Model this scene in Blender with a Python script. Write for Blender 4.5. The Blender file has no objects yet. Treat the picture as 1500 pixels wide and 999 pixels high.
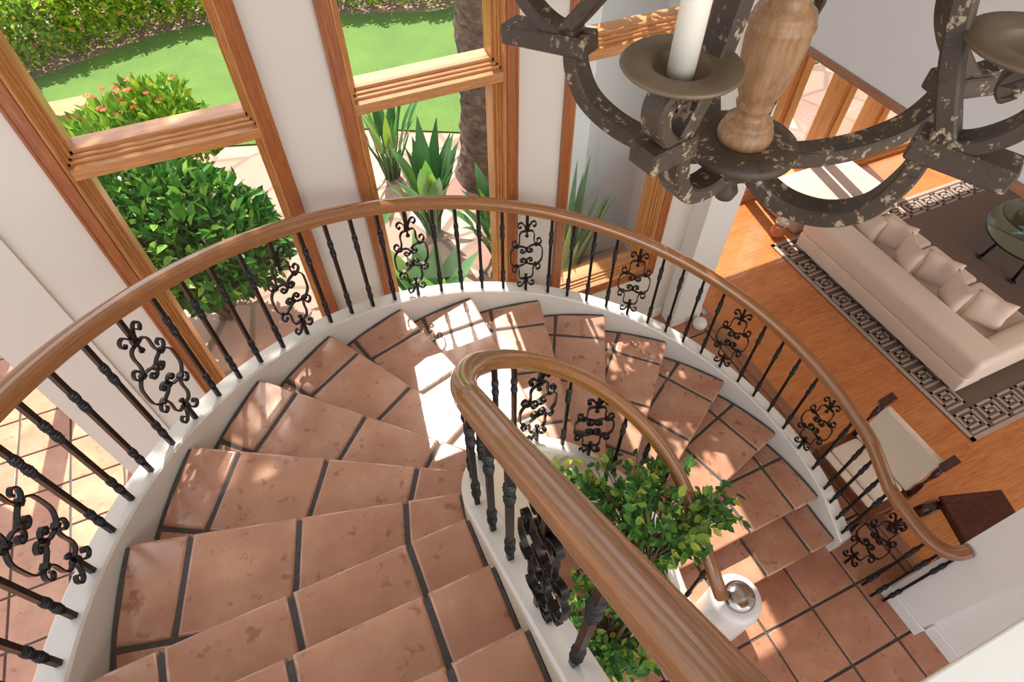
import bpy, bmesh, math, random
from mathutils import Vector, Matrix
from math import sin, cos, pi, radians, sqrt, atan2, hypot

random.seed(7)
S = bpy.context.scene
COL = S.collection

# ------------------------------------------------------------------ camera, sky, sun, exposure
YAW, PITCH, ROLL = 1.1527, 0.9060, -0.0017
CZ = 4.3096
FWD = Vector((cos(PITCH) * cos(YAW), cos(PITCH) * sin(YAW), -sin(PITCH)))
RGT = Vector((sin(YAW), -cos(YAW), 0))
UPV = Vector((sin(PITCH) * cos(YAW), sin(PITCH) * sin(YAW), cos(PITCH)))
R2 = RGT * cos(ROLL) + UPV * sin(ROLL)
U2 = UPV * cos(ROLL) - RGT * sin(ROLL)
camd = bpy.data.cameras.new('camera')
camd.sensor_width = 36.0
camd.lens = 889.07 / 1500 * 36
camd.clip_start = 0.05
camd.clip_end = 200
cam = bpy.data.objects.new('camera', camd)
COL.objects.link(cam)
cam.matrix_world = Matrix(((R2.x, U2.x, -FWD.x, 0), (R2.y, U2.y, -FWD.y, 0), (R2.z, U2.z, -FWD.z, CZ), (0, 0, 0, 1)))
S.camera = cam

S.view_settings.view_transform = 'Standard'
S.view_settings.look = 'None'
S.view_settings.gamma = 1
S.view_settings.use_curve_mapping = False
S.view_settings.exposure = 0.12

w = bpy.data.worlds.new('sky')
S.world = w
w.use_nodes = True
bg = w.node_tree.nodes['Background']
bg.inputs[0].default_value = (0.95, 0.97, 1.0, 1)
bg.inputs[1].default_value = 1.0
sky = w.node_tree.nodes.new('ShaderNodeTexSky')
sky.sky_type = 'NISHITA'
sky.sun_disc = False
sky.sun_elevation = radians(57.2)
sky.sun_rotation = radians(8.7)
sky.dust_density = 5.0
bg2 = w.node_tree.nodes.new('ShaderNodeBackground')
bg2.inputs[1].default_value = 0.10
w.node_tree.links.new(sky.outputs[0], bg2.inputs[0])
addw = w.node_tree.nodes.new('ShaderNodeAddShader')
w.node_tree.links.new(bg.outputs[0], addw.inputs[0])
w.node_tree.links.new(bg2.outputs[0], addw.inputs[1])
w.node_tree.links.new(addw.outputs[0], w.node_tree.nodes['World Output'].inputs[0])

SUN_DIR = Vector((-0.082, -0.535, -0.841)).normalized()
sd = bpy.data.lights.new('sun', 'SUN')
sd.energy = 9.5
sd.angle = radians(0.6)
sd.color = (1.0, 0.955, 0.88)
so = bpy.data.objects.new('sun', sd)
COL.objects.link(so)
so.rotation_euler = SUN_DIR.to_track_quat('-Z', 'Y').to_euler()

def area(name, loc, target, sx_, sy_, e, col=(1, 0.97, 0.92)):
    d = bpy.data.lights.new(name, 'AREA')
    d.shape = 'RECTANGLE'
    d.size = sx_
    d.size_y = sy_
    d.energy = e
    d.color = col
    o = bpy.data.objects.new(name, d)
    COL.objects.link(o)
    o.location = loc
    o.rotation_euler = (Vector(target) - Vector(loc)).to_track_quat('-Z', 'Y').to_euler()
area('hall_fill_light', (1.0, -4.2, 5.0), (1.0, 1.0, 1.5), 5.0, 3.0, 170)  # added fill lamp behind the camera, brightens the stair hall
area('living_room_fill_light', (5.2, -3.6, 2.3), (5.0, 1.5, 0.2), 4.0, 2.0, 90, (1, 0.9, 0.78))  # added warm fill for the living room, no window behind it

# ------------------------------------------------------------------ materials
def lin(c):
    return tuple(((v / 255) / 12.92 if v / 255 <= 0.04045 else ((v / 255 + 0.055) / 1.055) ** 2.4) for v in c) + (1,)

class NT:
    def __init__(s, name):
        s.m = bpy.data.materials.new(name)
        s.m.use_nodes = True
        s.t = s.m.node_tree
        s.b = s.t.nodes['Principled BSDF']
        s.out = s.t.nodes['Material Output']
    def n(s, typ, **kw):
        x = s.t.nodes.new(typ)
        for k, v in kw.items():
            if k in x.inputs.keys():
                x.inputs[k].default_value = v
            else:
                setattr(x, k, v)
        return x
    def l(s, a, b):
        s.t.links.new(a, b)
    def co(s, kind='Object', scale=(1, 1, 1)):
        c = s.n('ShaderNodeTexCoord')
        m = s.n('ShaderNodeMapping')
        m.inputs['Scale'].default_value = scale
        s.l(c.outputs[kind], m.inputs[0])
        return m.outputs[0]
    def noise(s, vec, scale, detail=4, rough=0.55):
        x = s.n('ShaderNodeTexNoise')
        x.inputs['Scale'].default_value = scale
        x.inputs['Detail'].default_value = detail
        x.inputs['Roughness'].default_value = rough
        s.l(vec, x.inputs['Vector'])
        return x.outputs[0]
    def ramp(s, fac, stops):
        r = s.n('ShaderNodeValToRGB')
        e = r.color_ramp.elements
        while len(e) > 1:
            e.remove(e[-1])
        e[0].position = stops[0][0]
        e[0].color = stops[0][1]
        for p, c in stops[1:]:
            a = e.new(p)
            a.color = c
        s.l(fac, r.inputs[0])
        return r.outputs[0]
    def mix(s, fac, a, b, mode='MIX'):
        x = s.n('ShaderNodeMix')
        x.data_type = 'RGBA'
        x.blend_type = mode
        for sock, v in ((x.inputs[0], fac), (x.inputs[6], a), (x.inputs[7], b)):
            if hasattr(v, 'links'):
                s.l(v, sock)
            else:
                sock.default_value = v
        return x.outputs[2]
    def bump(s, h, strength=0.3, dist=0.01):
        x = s.n('ShaderNodeBump')
        x.inputs['Strength'].default_value = strength
        x.inputs['Distance'].default_value = dist
        s.l(h, x.inputs['Height'])
        s.l(x.outputs[0], s.b.inputs['Normal'])
    def base(s, c, rough=0.5, metal=0.0, coat=0.0, spec=None):
        if hasattr(c, 'links'):
            s.l(c, s.b.inputs['Base Color'])
        else:
            s.b.inputs['Base Color'].default_value = c
        s.b.inputs['Roughness'].default_value = rough
        s.b.inputs['Metallic'].default_value = metal
        s.b.inputs['Coat Weight'].default_value = coat
        if spec is not None:
            s.b.inputs['Specular IOR Level'].default_value = spec
        return s.m
    def island(s):
        return s.n('ShaderNodeNewGeometry').outputs['Random Per Island']

M = {}
def G(v):
    return (v, v, v, 1)

def mk_plaster(name, c, bump=0.25, rough=0.75):
    t = NT(name)
    v = t.co()
    n1 = t.noise(v, 9, 5)
    n2 = t.noise(v, 2.2, 3)
    col = t.mix(n2, lin([x - 5 for x in c]), lin([x + 3 for x in c]))
    t.bump(n1, bump, 0.006)
    return t.base(col, rough)
M['plaster'] = mk_plaster('cream_plaster', (212, 203, 191))
M['white_paint'] = mk_plaster('white_paint', (228, 226, 219), 0.08, 0.5)
M['stringer'] = mk_plaster('stringer_paint', (228, 224, 214), 0.06, 0.35)
M['well_plaster'] = mk_plaster('well_plaster', (214, 198, 172), 0.15)
M['stucco'] = mk_plaster('outdoor_stucco', (206, 212, 216), 0.4, 0.9)
M['grey_wall'] = mk_plaster('soft_grey_plaster', (205, 203, 200), 0.1)

def mk_tile(name, tint=1.0, rough=0.24, coat=1.0, a=(204, 158, 126), b=(180, 126, 100), c_=(158, 102, 82), d=(192, 146, 116)):
    t = NT(name)
    v = t.co()
    isl = t.island()
    add = t.n('ShaderNodeVectorMath', operation='ADD')
    sc = t.n('ShaderNodeMath', operation='MULTIPLY')
    sc.inputs[1].default_value = 57.0
    t.l(isl, sc.inputs[0])
    cmb = t.n('ShaderNodeCombineXYZ')
    t.l(sc.outputs[0], cmb.inputs[0])
    t.l(sc.outputs[0], cmb.inputs[1])
    t.l(v, add.inputs[0])
    t.l(cmb.outputs[0], add.inputs[1])
    vv = add.outputs[0]
    n1 = t.noise(vv, 4.5, 5, 0.6)
    n2 = t.noise(vv, 16, 4, 0.6)
    n3 = t.noise(vv, 60, 2)
    base = t.ramp(isl, [(0.0, lin(b)), (0.35, lin(a)), (0.7, lin(d)), (1.0, lin(b))])
    mott = t.ramp(n1, [(0.32, lin(c_)), (0.5, lin(b)), (0.68, lin(a))])
    col = t.mix(0.55, base, mott)
    st = t.ramp(n2, [(0.60, G(0)), (0.68, G(0.55))])
    col = t.mix(st, col, lin((128, 70, 50)))
    fl = t.ramp(n3, [(0.70, G(0)), (0.78, G(0.35))])
    col = t.mix(fl, col, lin((110, 62, 46)))
    t.bump(n1, 0.3, 0.014)
    m = t.base(col, rough, 0, coat)
    t.b.inputs['Coat Roughness'].default_value = 0.13
    return m
M['tile'] = mk_tile('terracotta_tile')
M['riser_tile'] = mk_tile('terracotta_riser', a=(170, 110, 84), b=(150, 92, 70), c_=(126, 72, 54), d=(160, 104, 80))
M['floor_tile'] = mk_tile('terracotta_floor_tile', rough=0.3, coat=0.3, a=(190, 142, 112), b=(170, 116, 88), c_=(144, 90, 68), d=(180, 124, 94))
t = NT('dark_grout')
n = t.noise(t.co(), 60, 3)
t.bump(n, 0.5, 0.004)
M['grout'] = t.base(t.mix(n, lin((62, 60, 58)), lin((98, 94, 90))), 0.85)

def mk_wood(name, dark, light, scale=(1, 1, 1), kind='Object', rough=0.35, coat=0.3, freq=14, wear=None):
    t = NT(name)
    v = t.co(kind, scale)
    n1 = t.noise(v, freq, 6, 0.6)
    n2 = t.noise(v, freq * 4, 3, 0.5)
    f = t.mix(0.35, n1, n2)
    col = t.ramp(f, [(0.3, lin(dark)), (0.5, lin([(a + b) / 2 for a, b in zip(dark, light)])), (0.7, lin(light))])
    t.bump(f, 0.08, 0.003)
    m = t.base(col, rough, 0, coat)
    t.b.inputs['Coat Roughness'].default_value = 0.15
    return m
M['oak_rail'] = mk_wood('oak_rail', (118, 72, 36), (176, 120, 68), (1.2, 14, 14), 'UV', 0.25, 0.9, 6)
M['wood_v'] = mk_wood('window_wood_upright', (128, 68, 34), (176, 106, 56), (10, 10, 0.6), freq=8)
M['wood_h'] = mk_wood('window_wood_level', (128, 72, 40), (178, 112, 64), (0.6, 10, 10), freq=8)
M['sash_v'] = mk_wood('sash_wood_upright', (156, 94, 46), (206, 148, 84), (10, 10, 0.6), freq=8)
M['sash_h'] = mk_wood('sash_wood_level', (156, 98, 54), (204, 148, 90), (0.6, 10, 10), freq=8)
M['post_wood'] = mk_wood('turned_post_wood', (122, 86, 54), (168, 128, 88), (9, 9, 1.0), freq=7, rough=0.5, coat=0.1)
M['chair_wood'] = mk_wood('chair_wood', (84, 44, 22), (136, 78, 38), (6, 6, 6), freq=6)
M['dark_wood'] = mk_wood('mahogany', (44, 16, 10), (92, 34, 20), (3, 9, 3), freq=5, rough=0.2, coat=0.6)
M['header_trim'] = mk_wood('header_trim_wood', (128, 88, 66), (164, 118, 90), (10, 0.6, 10), freq=8)
M['door_wood'] = mk_wood('door_wood', (188, 124, 66), (226, 168, 104), (8, 8, 0.6), freq=8)

def mk_plank():
    t = NT('plank_floor')
    v = t.co()
    br = t.n('ShaderNodeTexBrick')
    br.inputs['Scale'].default_value = 1.0
    br.inputs['Brick Width'].default_value = 0.85
    br.inputs['Row Height'].default_value = 0.085
    br.inputs['Mortar Size'].default_value = 0.0012
    br.inputs['Color1'].default_value = lin((202, 130, 74))
    br.inputs['Color2'].default_value = lin((176, 102, 52))
    br.inputs['Mortar'].default_value = lin((120, 62, 28))
    br.offset = 0.37
    t.l(v, br.inputs['Vector'])
    mp = t.n('ShaderNodeMapping')
    mp.inputs['Scale'].default_value = (1.2, 14, 1)
    t.l(v, mp.inputs[0])
    n = t.noise(mp.outputs[0], 5, 5)
    col = t.mix(0.55, br.outputs[0], t.ramp(n, [(0.3, lin((166, 92, 46))), (0.7, lin((216, 148, 90)))]))
    return t.base(col, 0.27, 0, 0.6)
M['plank'] = mk_plank()

def mk_iron():
    t = NT('wrought_iron')
    n = t.noise(t.co(), 40, 4)
    t.bump(n, 0.3, 0.003)
    return t.base(t.mix(n, lin((28, 26, 26)), lin((58, 54, 52))), 0.38, 0.75)
M['iron'] = mk_iron()

def mk_distressed():
    t = NT('distressed_black_paint')
    v = t.co()
    n1 = t.noise(v, 34, 6, 0.7)
    n2 = t.noise(v, 11, 4, 0.6)
    n4 = t.noise(v, 95, 4, 0.7)
    base = t.mix(n2, lin((40, 31, 25)), lin((84, 66, 48)))
    c = t.ramp(t.mix(0.5, n1, n4), [(0.555, G(0)), (0.60, G(1))])
    col = t.mix(c, base, lin((160, 140, 114)))
    c2 = t.ramp(n1, [(0.30, G(0.8)), (0.40, G(0))])
    col = t.mix(c2, col, lin((26, 21, 18)))
    t.bump(n1, 0.35, 0.003)
    return t.base(col, 0.55)
M['distressed'] = mk_distressed()
t = NT('bronze_pan')
n = t.noise(t.co(), 22, 5)
M['pan'] = t.base(t.mix(n, lin((84, 70, 54)), lin((130, 112, 88))), 0.5, 0.3)
t = NT('ivory_candle')
M['candle'] = t.base(lin((238, 230, 214)), 0.5)

def mk_fabric(name, c, sc=220, weight=0.3):
    t = NT(name)
    v = t.co()
    n = t.noise(v, sc, 2)
    n2 = t.noise(v, 5, 3)
    col = t.mix(n2, lin([x - 8 for x in c]), lin([min(255, x + 5) for x in c]))
    t.bump(n, weight, 0.002)
    m = t.base(col, 0.9)
    t.b.inputs['Sheen Weight'].default_value = 0.25
    return m
M['sofa'] = mk_fabric('cream_upholstery', (230, 214, 198))
M['pillow'] = mk_fabric('cream_pillow_linen', (234, 214, 198))
M['chair_fab'] = mk_fabric('chair_upholstery', (236, 220, 198))
M['bench_fab'] = mk_fabric('bench_upholstery', (196, 180, 170))
M['rug'] = mk_fabric('brown_rug_pile', (104, 78, 60), 300, 0.6)
M['rug_dark'] = mk_fabric('rug_dark_key', (92, 74, 68), 300, 0.6)
M['rug_light'] = mk_fabric('rug_light_key', (176, 154, 138), 300, 0.6)

def mk_glass(name, tint=(1, 1, 1, 1), gl=0.08):
    t = NT(name)
    t.t.nodes.remove(t.b)
    tr = t.n('ShaderNodeBsdfTransparent')
    tr.inputs[0].default_value = tint
    g = t.n('ShaderNodeBsdfGlossy')
    g.inputs['Roughness'].default_value = 0.02
    fr = t.n('ShaderNodeLayerWeight')
    fr.inputs['Blend'].default_value = 0.25
    ml = t.n('ShaderNodeMath', operation='MULTIPLY')
    ml.inputs[1].default_value = gl * 4
    t.l(fr.outputs['Fresnel'], ml.inputs[0])
    mx = t.n('ShaderNodeMixShader')
    t.l(ml.outputs[0], mx.inputs[0])
    t.l(tr.outputs[0], mx.inputs[1])
    t.l(g.outputs[0], mx.inputs[2])
    t.l(mx.outputs[0], t.out.inputs[0])
    return t.m
M['glass'] = mk_glass('window_glass')
M['table_glass'] = mk_glass('table_glass', (0.72, 0.8, 0.72, 1), 0.2)

def mk_leaf(name, stops, rough=0.4, trans=0.25):
    t = NT(name)
    col = t.ramp(t.island(), [(p, lin(c)) for p, c in stops])
    m = t.base(col, rough, 0, 0.0, 0.4)
    t.t.nodes.remove(t.out)
    t.out = t.n('ShaderNodeOutputMaterial')
    tl = t.n('ShaderNodeBsdfTranslucent')
    t.l(col, tl.inputs[0])
    mx = t.n('ShaderNodeMixShader')
    mx.inputs[0].default_value = trans
    t.l(t.b.outputs[0], mx.inputs[1])
    t.l(tl.outputs[0], mx.inputs[2])
    t.l(mx.outputs[0], t.out.inputs[0])
    return m
M['leaf_bush'] = mk_leaf('citrus_leaf', [(0, (28, 66, 24)), (0.4, (52, 106, 34)), (0.75, (76, 134, 48)), (1, (132, 172, 70))])
M['leaf_hedge'] = mk_leaf('hedge_leaf', [(0, (70, 116, 22)), (0.5, (134, 178, 34)), (0.94, (196, 218, 50)), (0.97, (206, 150, 50)), (1, (196, 120, 40))])
M['leaf_flower'] = mk_leaf('flowering_shrub_leaf', [(0, (70, 126, 32)), (0.5, (112, 160, 44)), (1, (170, 192, 66))])
M['leaf_ficus'] = mk_leaf('ficus_leaf', [(0, (34, 78, 34)), (0.35, (66, 120, 52)), (0.7, (104, 154, 66)), (0.9, (150, 180, 74)), (1, (196, 200, 70))])
M['leaf_strel'] = mk_leaf('strelitzia_leaf', [(0, (52, 96, 56)), (0.5, (82, 130, 78)), (0.8, (100, 150, 90)), (1, (150, 190, 60))], 0.35, 0.15)
M['leaf_aloe'] = mk_leaf('agave_leaf', [(0, (72, 112, 76)), (0.6, (104, 140, 96)), (1, (150, 168, 110))], 0.5, 0.1)
t = NT('petal')
M['petal'] = t.base(t.ramp(t.island(), [(0, lin((214, 70, 60))), (0.6, lin((232, 110, 80))), (1, lin((240, 150, 110)))]), 0.6)
t = NT('white_petal')
M['white_petal'] = t.base(lin((246, 236, 220)), 0.6)

t = NT('lawn_grass')
v = t.co()
n1 = t.noise(v, 60, 3)
n2 = t.noise(v, 1.6, 4)
col = t.mix(0.45, t.ramp(n1, [(0.3, lin((50, 86, 10))), (0.7, lin((94, 124, 34)))]), t.ramp(n2, [(0.35, lin((58, 96, 14))), (0.65, lin((86, 122, 30)))]))
t.bump(n1, 0.8, 0.02)
M['lawn'] = t.base(col, 0.8)

t = NT('flagstone')
v = t.co()
vo = t.n('ShaderNodeTexVoronoi')
vo.feature = 'DISTANCE_TO_EDGE'
vo.inputs['Scale'].default_value = 1.5
t.l(v, vo.inputs['Vector'])
vc = t.n('ShaderNodeTexVoronoi')
vc.inputs['Scale'].default_value = 1.5
t.l(v, vc.inputs['Vector'])
sep = t.n('ShaderNodeSeparateColor')
t.l(vc.outputs['Color'], sep.inputs[0])
stone = t.ramp(sep.outputs[0], [(0, lin((154, 112, 94))), (0.4, lin((178, 150, 132))), (0.7, lin((142, 96, 82))), (1, lin((186, 164, 148)))])
j = t.ramp(vo.outputs['Distance'], [(0.02, G(1)), (0.05, G(0))])
col = t.mix(j, stone, lin((120, 100, 84)))
t.bump(t.noise(v, 12, 4), 0.3, 0.01)
M['flag'] = t.base(col, 0.8)

t = NT('soil_mulch')
n = t.noise(t.co(), 30, 5)
M['soil'] = t.base(t.ramp(n, [(0.35, lin((84, 64, 50))), (0.6, lin((160, 134, 108))), (0.75, lin((206, 186, 160)))]), 0.95)
t = NT('palm_bark')
v = t.co('Object', (1, 1, 2.2))
n = t.noise(v, 7, 6, 0.7)
t.bump(n, 0.9, 0.05)
M['bark'] = t.base(t.ramp(n, [(0.3, lin((58, 46, 40))), (0.5, lin((108, 90, 78))), (0.7, lin((150, 128, 112)))]), 0.95)
t = NT('twig_bark')
M['twig'] = t.base(lin((104, 82, 60)), 0.9)
t = NT('brushed_steel')
M['steel'] = t.base(lin((190, 184, 176)), 0.18, 1.0)
t = NT('white_enamel')
M['enamel'] = t.base(lin((232, 228, 220)), 0.35)
t = NT('terracotta_pot')
n = t.noise(t.co(), 10, 3)
M['pot'] = t.base(t.mix(n, lin((170, 96, 52)), lin((206, 130, 78))), 0.6)
t = NT('basket_brown')
M['basket'] = t.base(lin((92, 66, 44)), 0.8)
t = NT('verdigris')
M['verdigris'] = t.base(lin((120, 160, 150)), 0.5, 0.3)

# ------------------------------------------------------------------ mesh helpers
class MB:
    def __init__(s):
        s.v, s.f, s.m, s.uv, s.sm = [], [], [], [], []
    def add(s, vs, fs, mat=0, uvs=None, smooth=False):
        o = len(s.v)
        s.v += [tuple(p) for p in vs]
        for i, f in enumerate(fs):
            s.f.append([o + k for k in f])
            s.m.append(mat)
            s.uv.append(uvs[i] if uvs else None)
            s.sm.append(smooth)
        return s
    def box(s, x0, x1, y0, y1, z0, z1, mat=0):
        vs = [(x, y, z) for z in (z0, z1) for y in (y0, y1) for x in (x0, x1)]
        return s.add(vs, [(0, 2, 3, 1), (4, 5, 7, 6), (0, 1, 5, 4), (2, 6, 7, 3), (0, 4, 6, 2), (1, 3, 7, 5)], mat)
    def obox(s, c, ax, ay, az, mat=0):
        c, ax, ay, az = Vector(c), Vector(ax), Vector(ay), Vector(az)
        vs = [c + ax * i + ay * j + az * k for k in (-1, 1) for j in (-1, 1) for i in (-1, 1)]
        return s.add(vs, [(0, 2, 3, 1), (4, 5, 7, 6), (0, 1, 5, 4), (2, 6, 7, 3), (0, 4, 6, 2), (1, 3, 7, 5)], mat)
    def sweep(s, rings, closed=False, cap=True, mat=0, smooth=True, ulen=None):
        n = len(rings[0])
        vs = [p for r in rings for p in r]
        fs, uvs = [], []
        N = len(rings)
        for i in range(N if closed else N - 1):
            a, b = i * n, ((i + 1) % N) * n
            for j in range(n):
                k = (j + 1) % n
                fs.append((a + j, a + k, b + k, b + j))
                if ulen:
                    u0, u1 = ulen[i], ulen[i + 1]
                    uvs.append([(u0, j / n), (u0, (j + 1) / n), (u1, (j + 1) / n), (u1, j / n)])
        s.add(vs, fs, mat, uvs or None, smooth)
        if cap and not closed:
            o = len(s.v) - len(vs)
            s.f.append([o + j for j in range(n)][::-1])
            s.f.append([o + (N - 1) * n + j for j in range(n)])
            s.m += [mat, mat]
            s.uv += [None, None]
            s.sm += [False, False]
        return s
    def lathe(s, prof, c=(0, 0, 0), n=32, mat=0, smooth=True, sx_=1, sy_=1):
        rings = []
        for r, z in prof:
            rings.append([(c[0] + r * cos(2 * pi * k / n) * sx_, c[1] + r * sin(2 * pi * k / n) * sy_, c[2] + z) for k in range(n)])
        return s.sweep(rings, mat=mat, smooth=smooth)
    def tube(s, pts, rad, n=8, mat=0, smooth=True):
        pts = [Vector(p) for p in pts]
        rad = rad if isinstance(rad, (list, tuple)) else [rad] * len(pts)
        rings = []
        ref = Vector((0, 0, 1))
        for i, p in enumerate(pts):
            tg = (pts[min(i + 1, len(pts) - 1)] - pts[max(i - 1, 0)]).normalized()
            a = tg.cross(ref)
            if a.length < 0.1:
                a = tg.cross(Vector((1, 0, 0)))
            a.normalize()
            b = tg.cross(a)
            rings.append([p + (a * cos(2 * pi * k / n) + b * sin(2 * pi * k / n)) * rad[i] for k in range(n)])
        return s.sweep(rings, mat=mat, smooth=smooth)
    def ribbon(s, pts, wid, thk, nrm, mat=0):
        """rectangular bar along pts lying in the plane with normal nrm"""
        nrm = Vector(nrm).normalized()
        pts = [Vector(p) for p in pts]
        rings = []
        for i, p in enumerate(pts):
            tg = (pts[min(i + 1, len(pts) - 1)] - pts[max(i - 1, 0)]).normalized()
            a = tg.cross(nrm).normalized()
            th = thk[i] if isinstance(thk, (list, tuple)) else thk
            rings.append([p + a * th / 2 + nrm * wid / 2, p - a * th / 2 + nrm * wid / 2, p - a * th / 2 - nrm * wid / 2, p + a * th / 2 - nrm * wid / 2])
        return s.sweep(rings, mat=mat, smooth=False)
    def leaf(s, p, d, up, L, W, mat=0, fold=0.25):
        d = Vector(d).normalized()
        sd_ = d.cross(Vector(up))
        if sd_.length < 1e-3:
            sd_ = d.cross(Vector((1, 0, 0)))
        sd_.normalize()
        nn = sd_.cross(d)
        p = Vector(p)
        e = nn * W * fold
        vs = [p, p + d * L * .3 + sd_ * W * .46 + e, p + d * L * .68 + sd_ * W * .38 + e, p + d * L, p + d * L * .68 - sd_ * W * .38 + e, p + d * L * .3 - sd_ * W * .46 + e]
        return s.add(vs, [(0, 1, 2, 3), (0, 3, 4, 5)], mat)
    def build(s, name, mats, parent=None, bevel=0, seg=2, recalc=True, autosmooth=None):
        me = bpy.data.meshes.new(name)
        me.from_pydata(s.v, [], s.f)
        if not isinstance(mats, (list, tuple)):
            mats = [mats]
        for m in mats:
            me.materials.append(m)
        me.polygons.foreach_set('material_index', s.m)
        me.polygons.foreach_set('use_smooth', s.sm)
        if any(u is not None for u in s.uv):
            ul = me.uv_layers.new(name='UVMap')
            for pi_, poly in enumerate(me.polygons):
                u = s.uv[pi_]
                if u:
                    for li, q in zip(poly.loop_indices, u):
                        ul.data[li].uv = q
        if recalc or bevel:
            bm = bmesh.new()
            bm.from_mesh(me)
            if recalc:
                bmesh.ops.recalc_face_normals(bm, faces=bm.faces)
            if bevel:
                ed = [e for e in bm.edges if len(e.link_faces) == 2 and e.calc_face_angle(0) > 0.5]
                bmesh.ops.bevel(bm, geom=ed, offset=bevel, segments=seg, affect='EDGES', profile=0.5)
            bm.to_mesh(me)
            bm.free()
        o = bpy.data.objects.new(name, me)
        COL.objects.link(o)
        if parent:
            o.parent = parent
        return o

def tag(o, label=None, cat=None, group=None, kind=None):
    if label: o['label'] = label
    if cat: o['category'] = cat
    if group: o['group'] = group
    if kind: o['kind'] = kind
    return o
def empty(name, loc=(0, 0, 0), rz=0, **kw):
    o = bpy.data.objects.new(name, None)
    COL.objects.link(o)
    o.location = loc
    o.rotation_euler = (0, 0, rz)
    o.empty_display_size = 0.1
    return tag(o, **kw)
def struct(mb, name, mats, parent=None, **kw):
    o = mb.build(name, mats, parent, **kw)
    if not parent:
        o['kind'] = 'structure'
    return o
def catmull(pts, n=6):
    P = [Vector(p) for p in pts]
    P = [P[0] * 2 - P[1]] + P + [P[-1] * 2 - P[-2]]
    out = []
    for i in range(1, len(P) - 2):
        for k in range(n):
            t_ = k / n
            a, b, c, d = P[i - 1], P[i], P[i + 1], P[i + 2]
            out.append(0.5 * ((2 * b) + (c - a) * t_ + (2 * a - 5 * b + 4 * c - d) * t_ ** 2 + (3 * b - a - 3 * c + d) * t_ ** 3))
    out.append(P[-2])
    return out

# ------------------------------------------------------------------ stair geometry
H = 0.17
SX, SY, RO, RI = 0.8262, 0.7376, 1.8251, 0.6418
PHI0, DPHI, OFF, GU, GD = 3.1496, 0.2612, -0.0415, 0.225, 0.258
def arcpt(r, a, off=OFF):
    rr = sqrt(max(r * r - off * off, 1e-6))
    return Vector((SX + rr * cos(a) - off * sin(a), SY + rr * sin(a) + off * cos(a)))
def noseline(k, r):
    """xy of the nosing line of riser index k (continuous) at radius r"""
    if k < 2:
        return arcpt(r, PHI0) + Vector((0, -GU * (2 - k)))
    if k <= 14:
        return arcpt(r, PHI0 - DPHI * (k - 2))
    return arcpt(r, PHI0 - DPHI * 12) + Vector((0, -GD * (k - 14)))
def zk(k):
    return (16 - k) * H
def path(k, r, d=0.0):
    """point on the stair's running line: radius r from the well centre, d above the nosing line"""
    yt, yb = arcpt(r, PHI0).y, arcpt(r, PHI0 - DPHI * 12).y
    if k < 2:
        return Vector((SX - r, yt - GU * (2 - k), zk(k) + d))
    if k > 14:
        return Vector((SX + r, yb - GD * (k - 14), zk(k) + d))
    a0 = atan2(yt - SY, -r)
    a0 = a0 if a0 > 0 else a0 + 2 * pi
    a1 = atan2(yb - SY, r)
    a = a0 + (a1 - a0) * (k - 2) / 12
    return Vector((SX + r * cos(a), SY + r * sin(a), zk(k) + d))
def frange(a, b, st):
    n = max(1, int(round((b - a) / st)))
    return [a + (b - a) * i / n for i in range(n + 1)]

# ------------------------------------------------------------------ room shell
YW = 2.82
def clip(poly, a, b, c):
    """keep a*x+b*y<=c"""
    out = []
    for i in range(len(poly)):
        p, q = poly[i], poly[(i + 1) % len(poly)]
        dp, dq = a * p[0] + b * p[1] - c, a * q[0] + b * q[1] - c
        if dp <= 0:
            out.append(p)
        if dp * dq < 0:
            s_ = dp / (dp - dq)
            out.append((p[0] + (q[0] - p[0]) * s_, p[1] + (q[1] - p[1]) * s_))
    return out
def prism(mb, poly, z0, z1, mat=0, bev=0.0):
    n = len(poly)
    if n < 3:
        return
    ar = sum(poly[i][0] * poly[(i + 1) % n][1] - poly[(i + 1) % n][0] * poly[i][1] for i in range(n)) / 2
    if abs(ar) < 1e-5:
        return
    if ar < 0:
        poly = poly[::-1]
    if bev > 0:
        cx = sum(p[0] for p in poly) / n
        cy = sum(p[1] for p in poly) / n
        def shr(p, e):
            L = hypot(p[0] - cx, p[1] - cy) or 1
            return (p[0] - (p[0] - cx) / L * e, p[1] - (p[1] - cy) / L * e)
        lv = [(poly, z0), (poly, z1 - bev)] + [([shr(p, bev * (1 - cos(q * pi / 10))) for p in poly], z1 - bev * (1 - sin(q * pi / 10))) for q in (1, 2, 3, 4, 5)]
    else:
        lv = [(poly, z0), (poly, z1)]
    vs = [(p[0], p[1], z_) for P, z_ in lv for p in P]
    fs = [tuple(range(n))[::-1], tuple(range((len(lv) - 1) * n, len(lv) * n))]
    for l in range(len(lv) - 1):
        for i in range(n):
            j = (i + 1) % n
            fs.append((l * n + i, l * n + j, (l + 1) * n + j, (l + 1) * n + i))
    o = len(mb.sm)
    mb.add(vs, fs, mat)
    if bev > 0:
        for q in range(o + 2 + n, len(mb.sm)):
            mb.sm[q] = True

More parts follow.
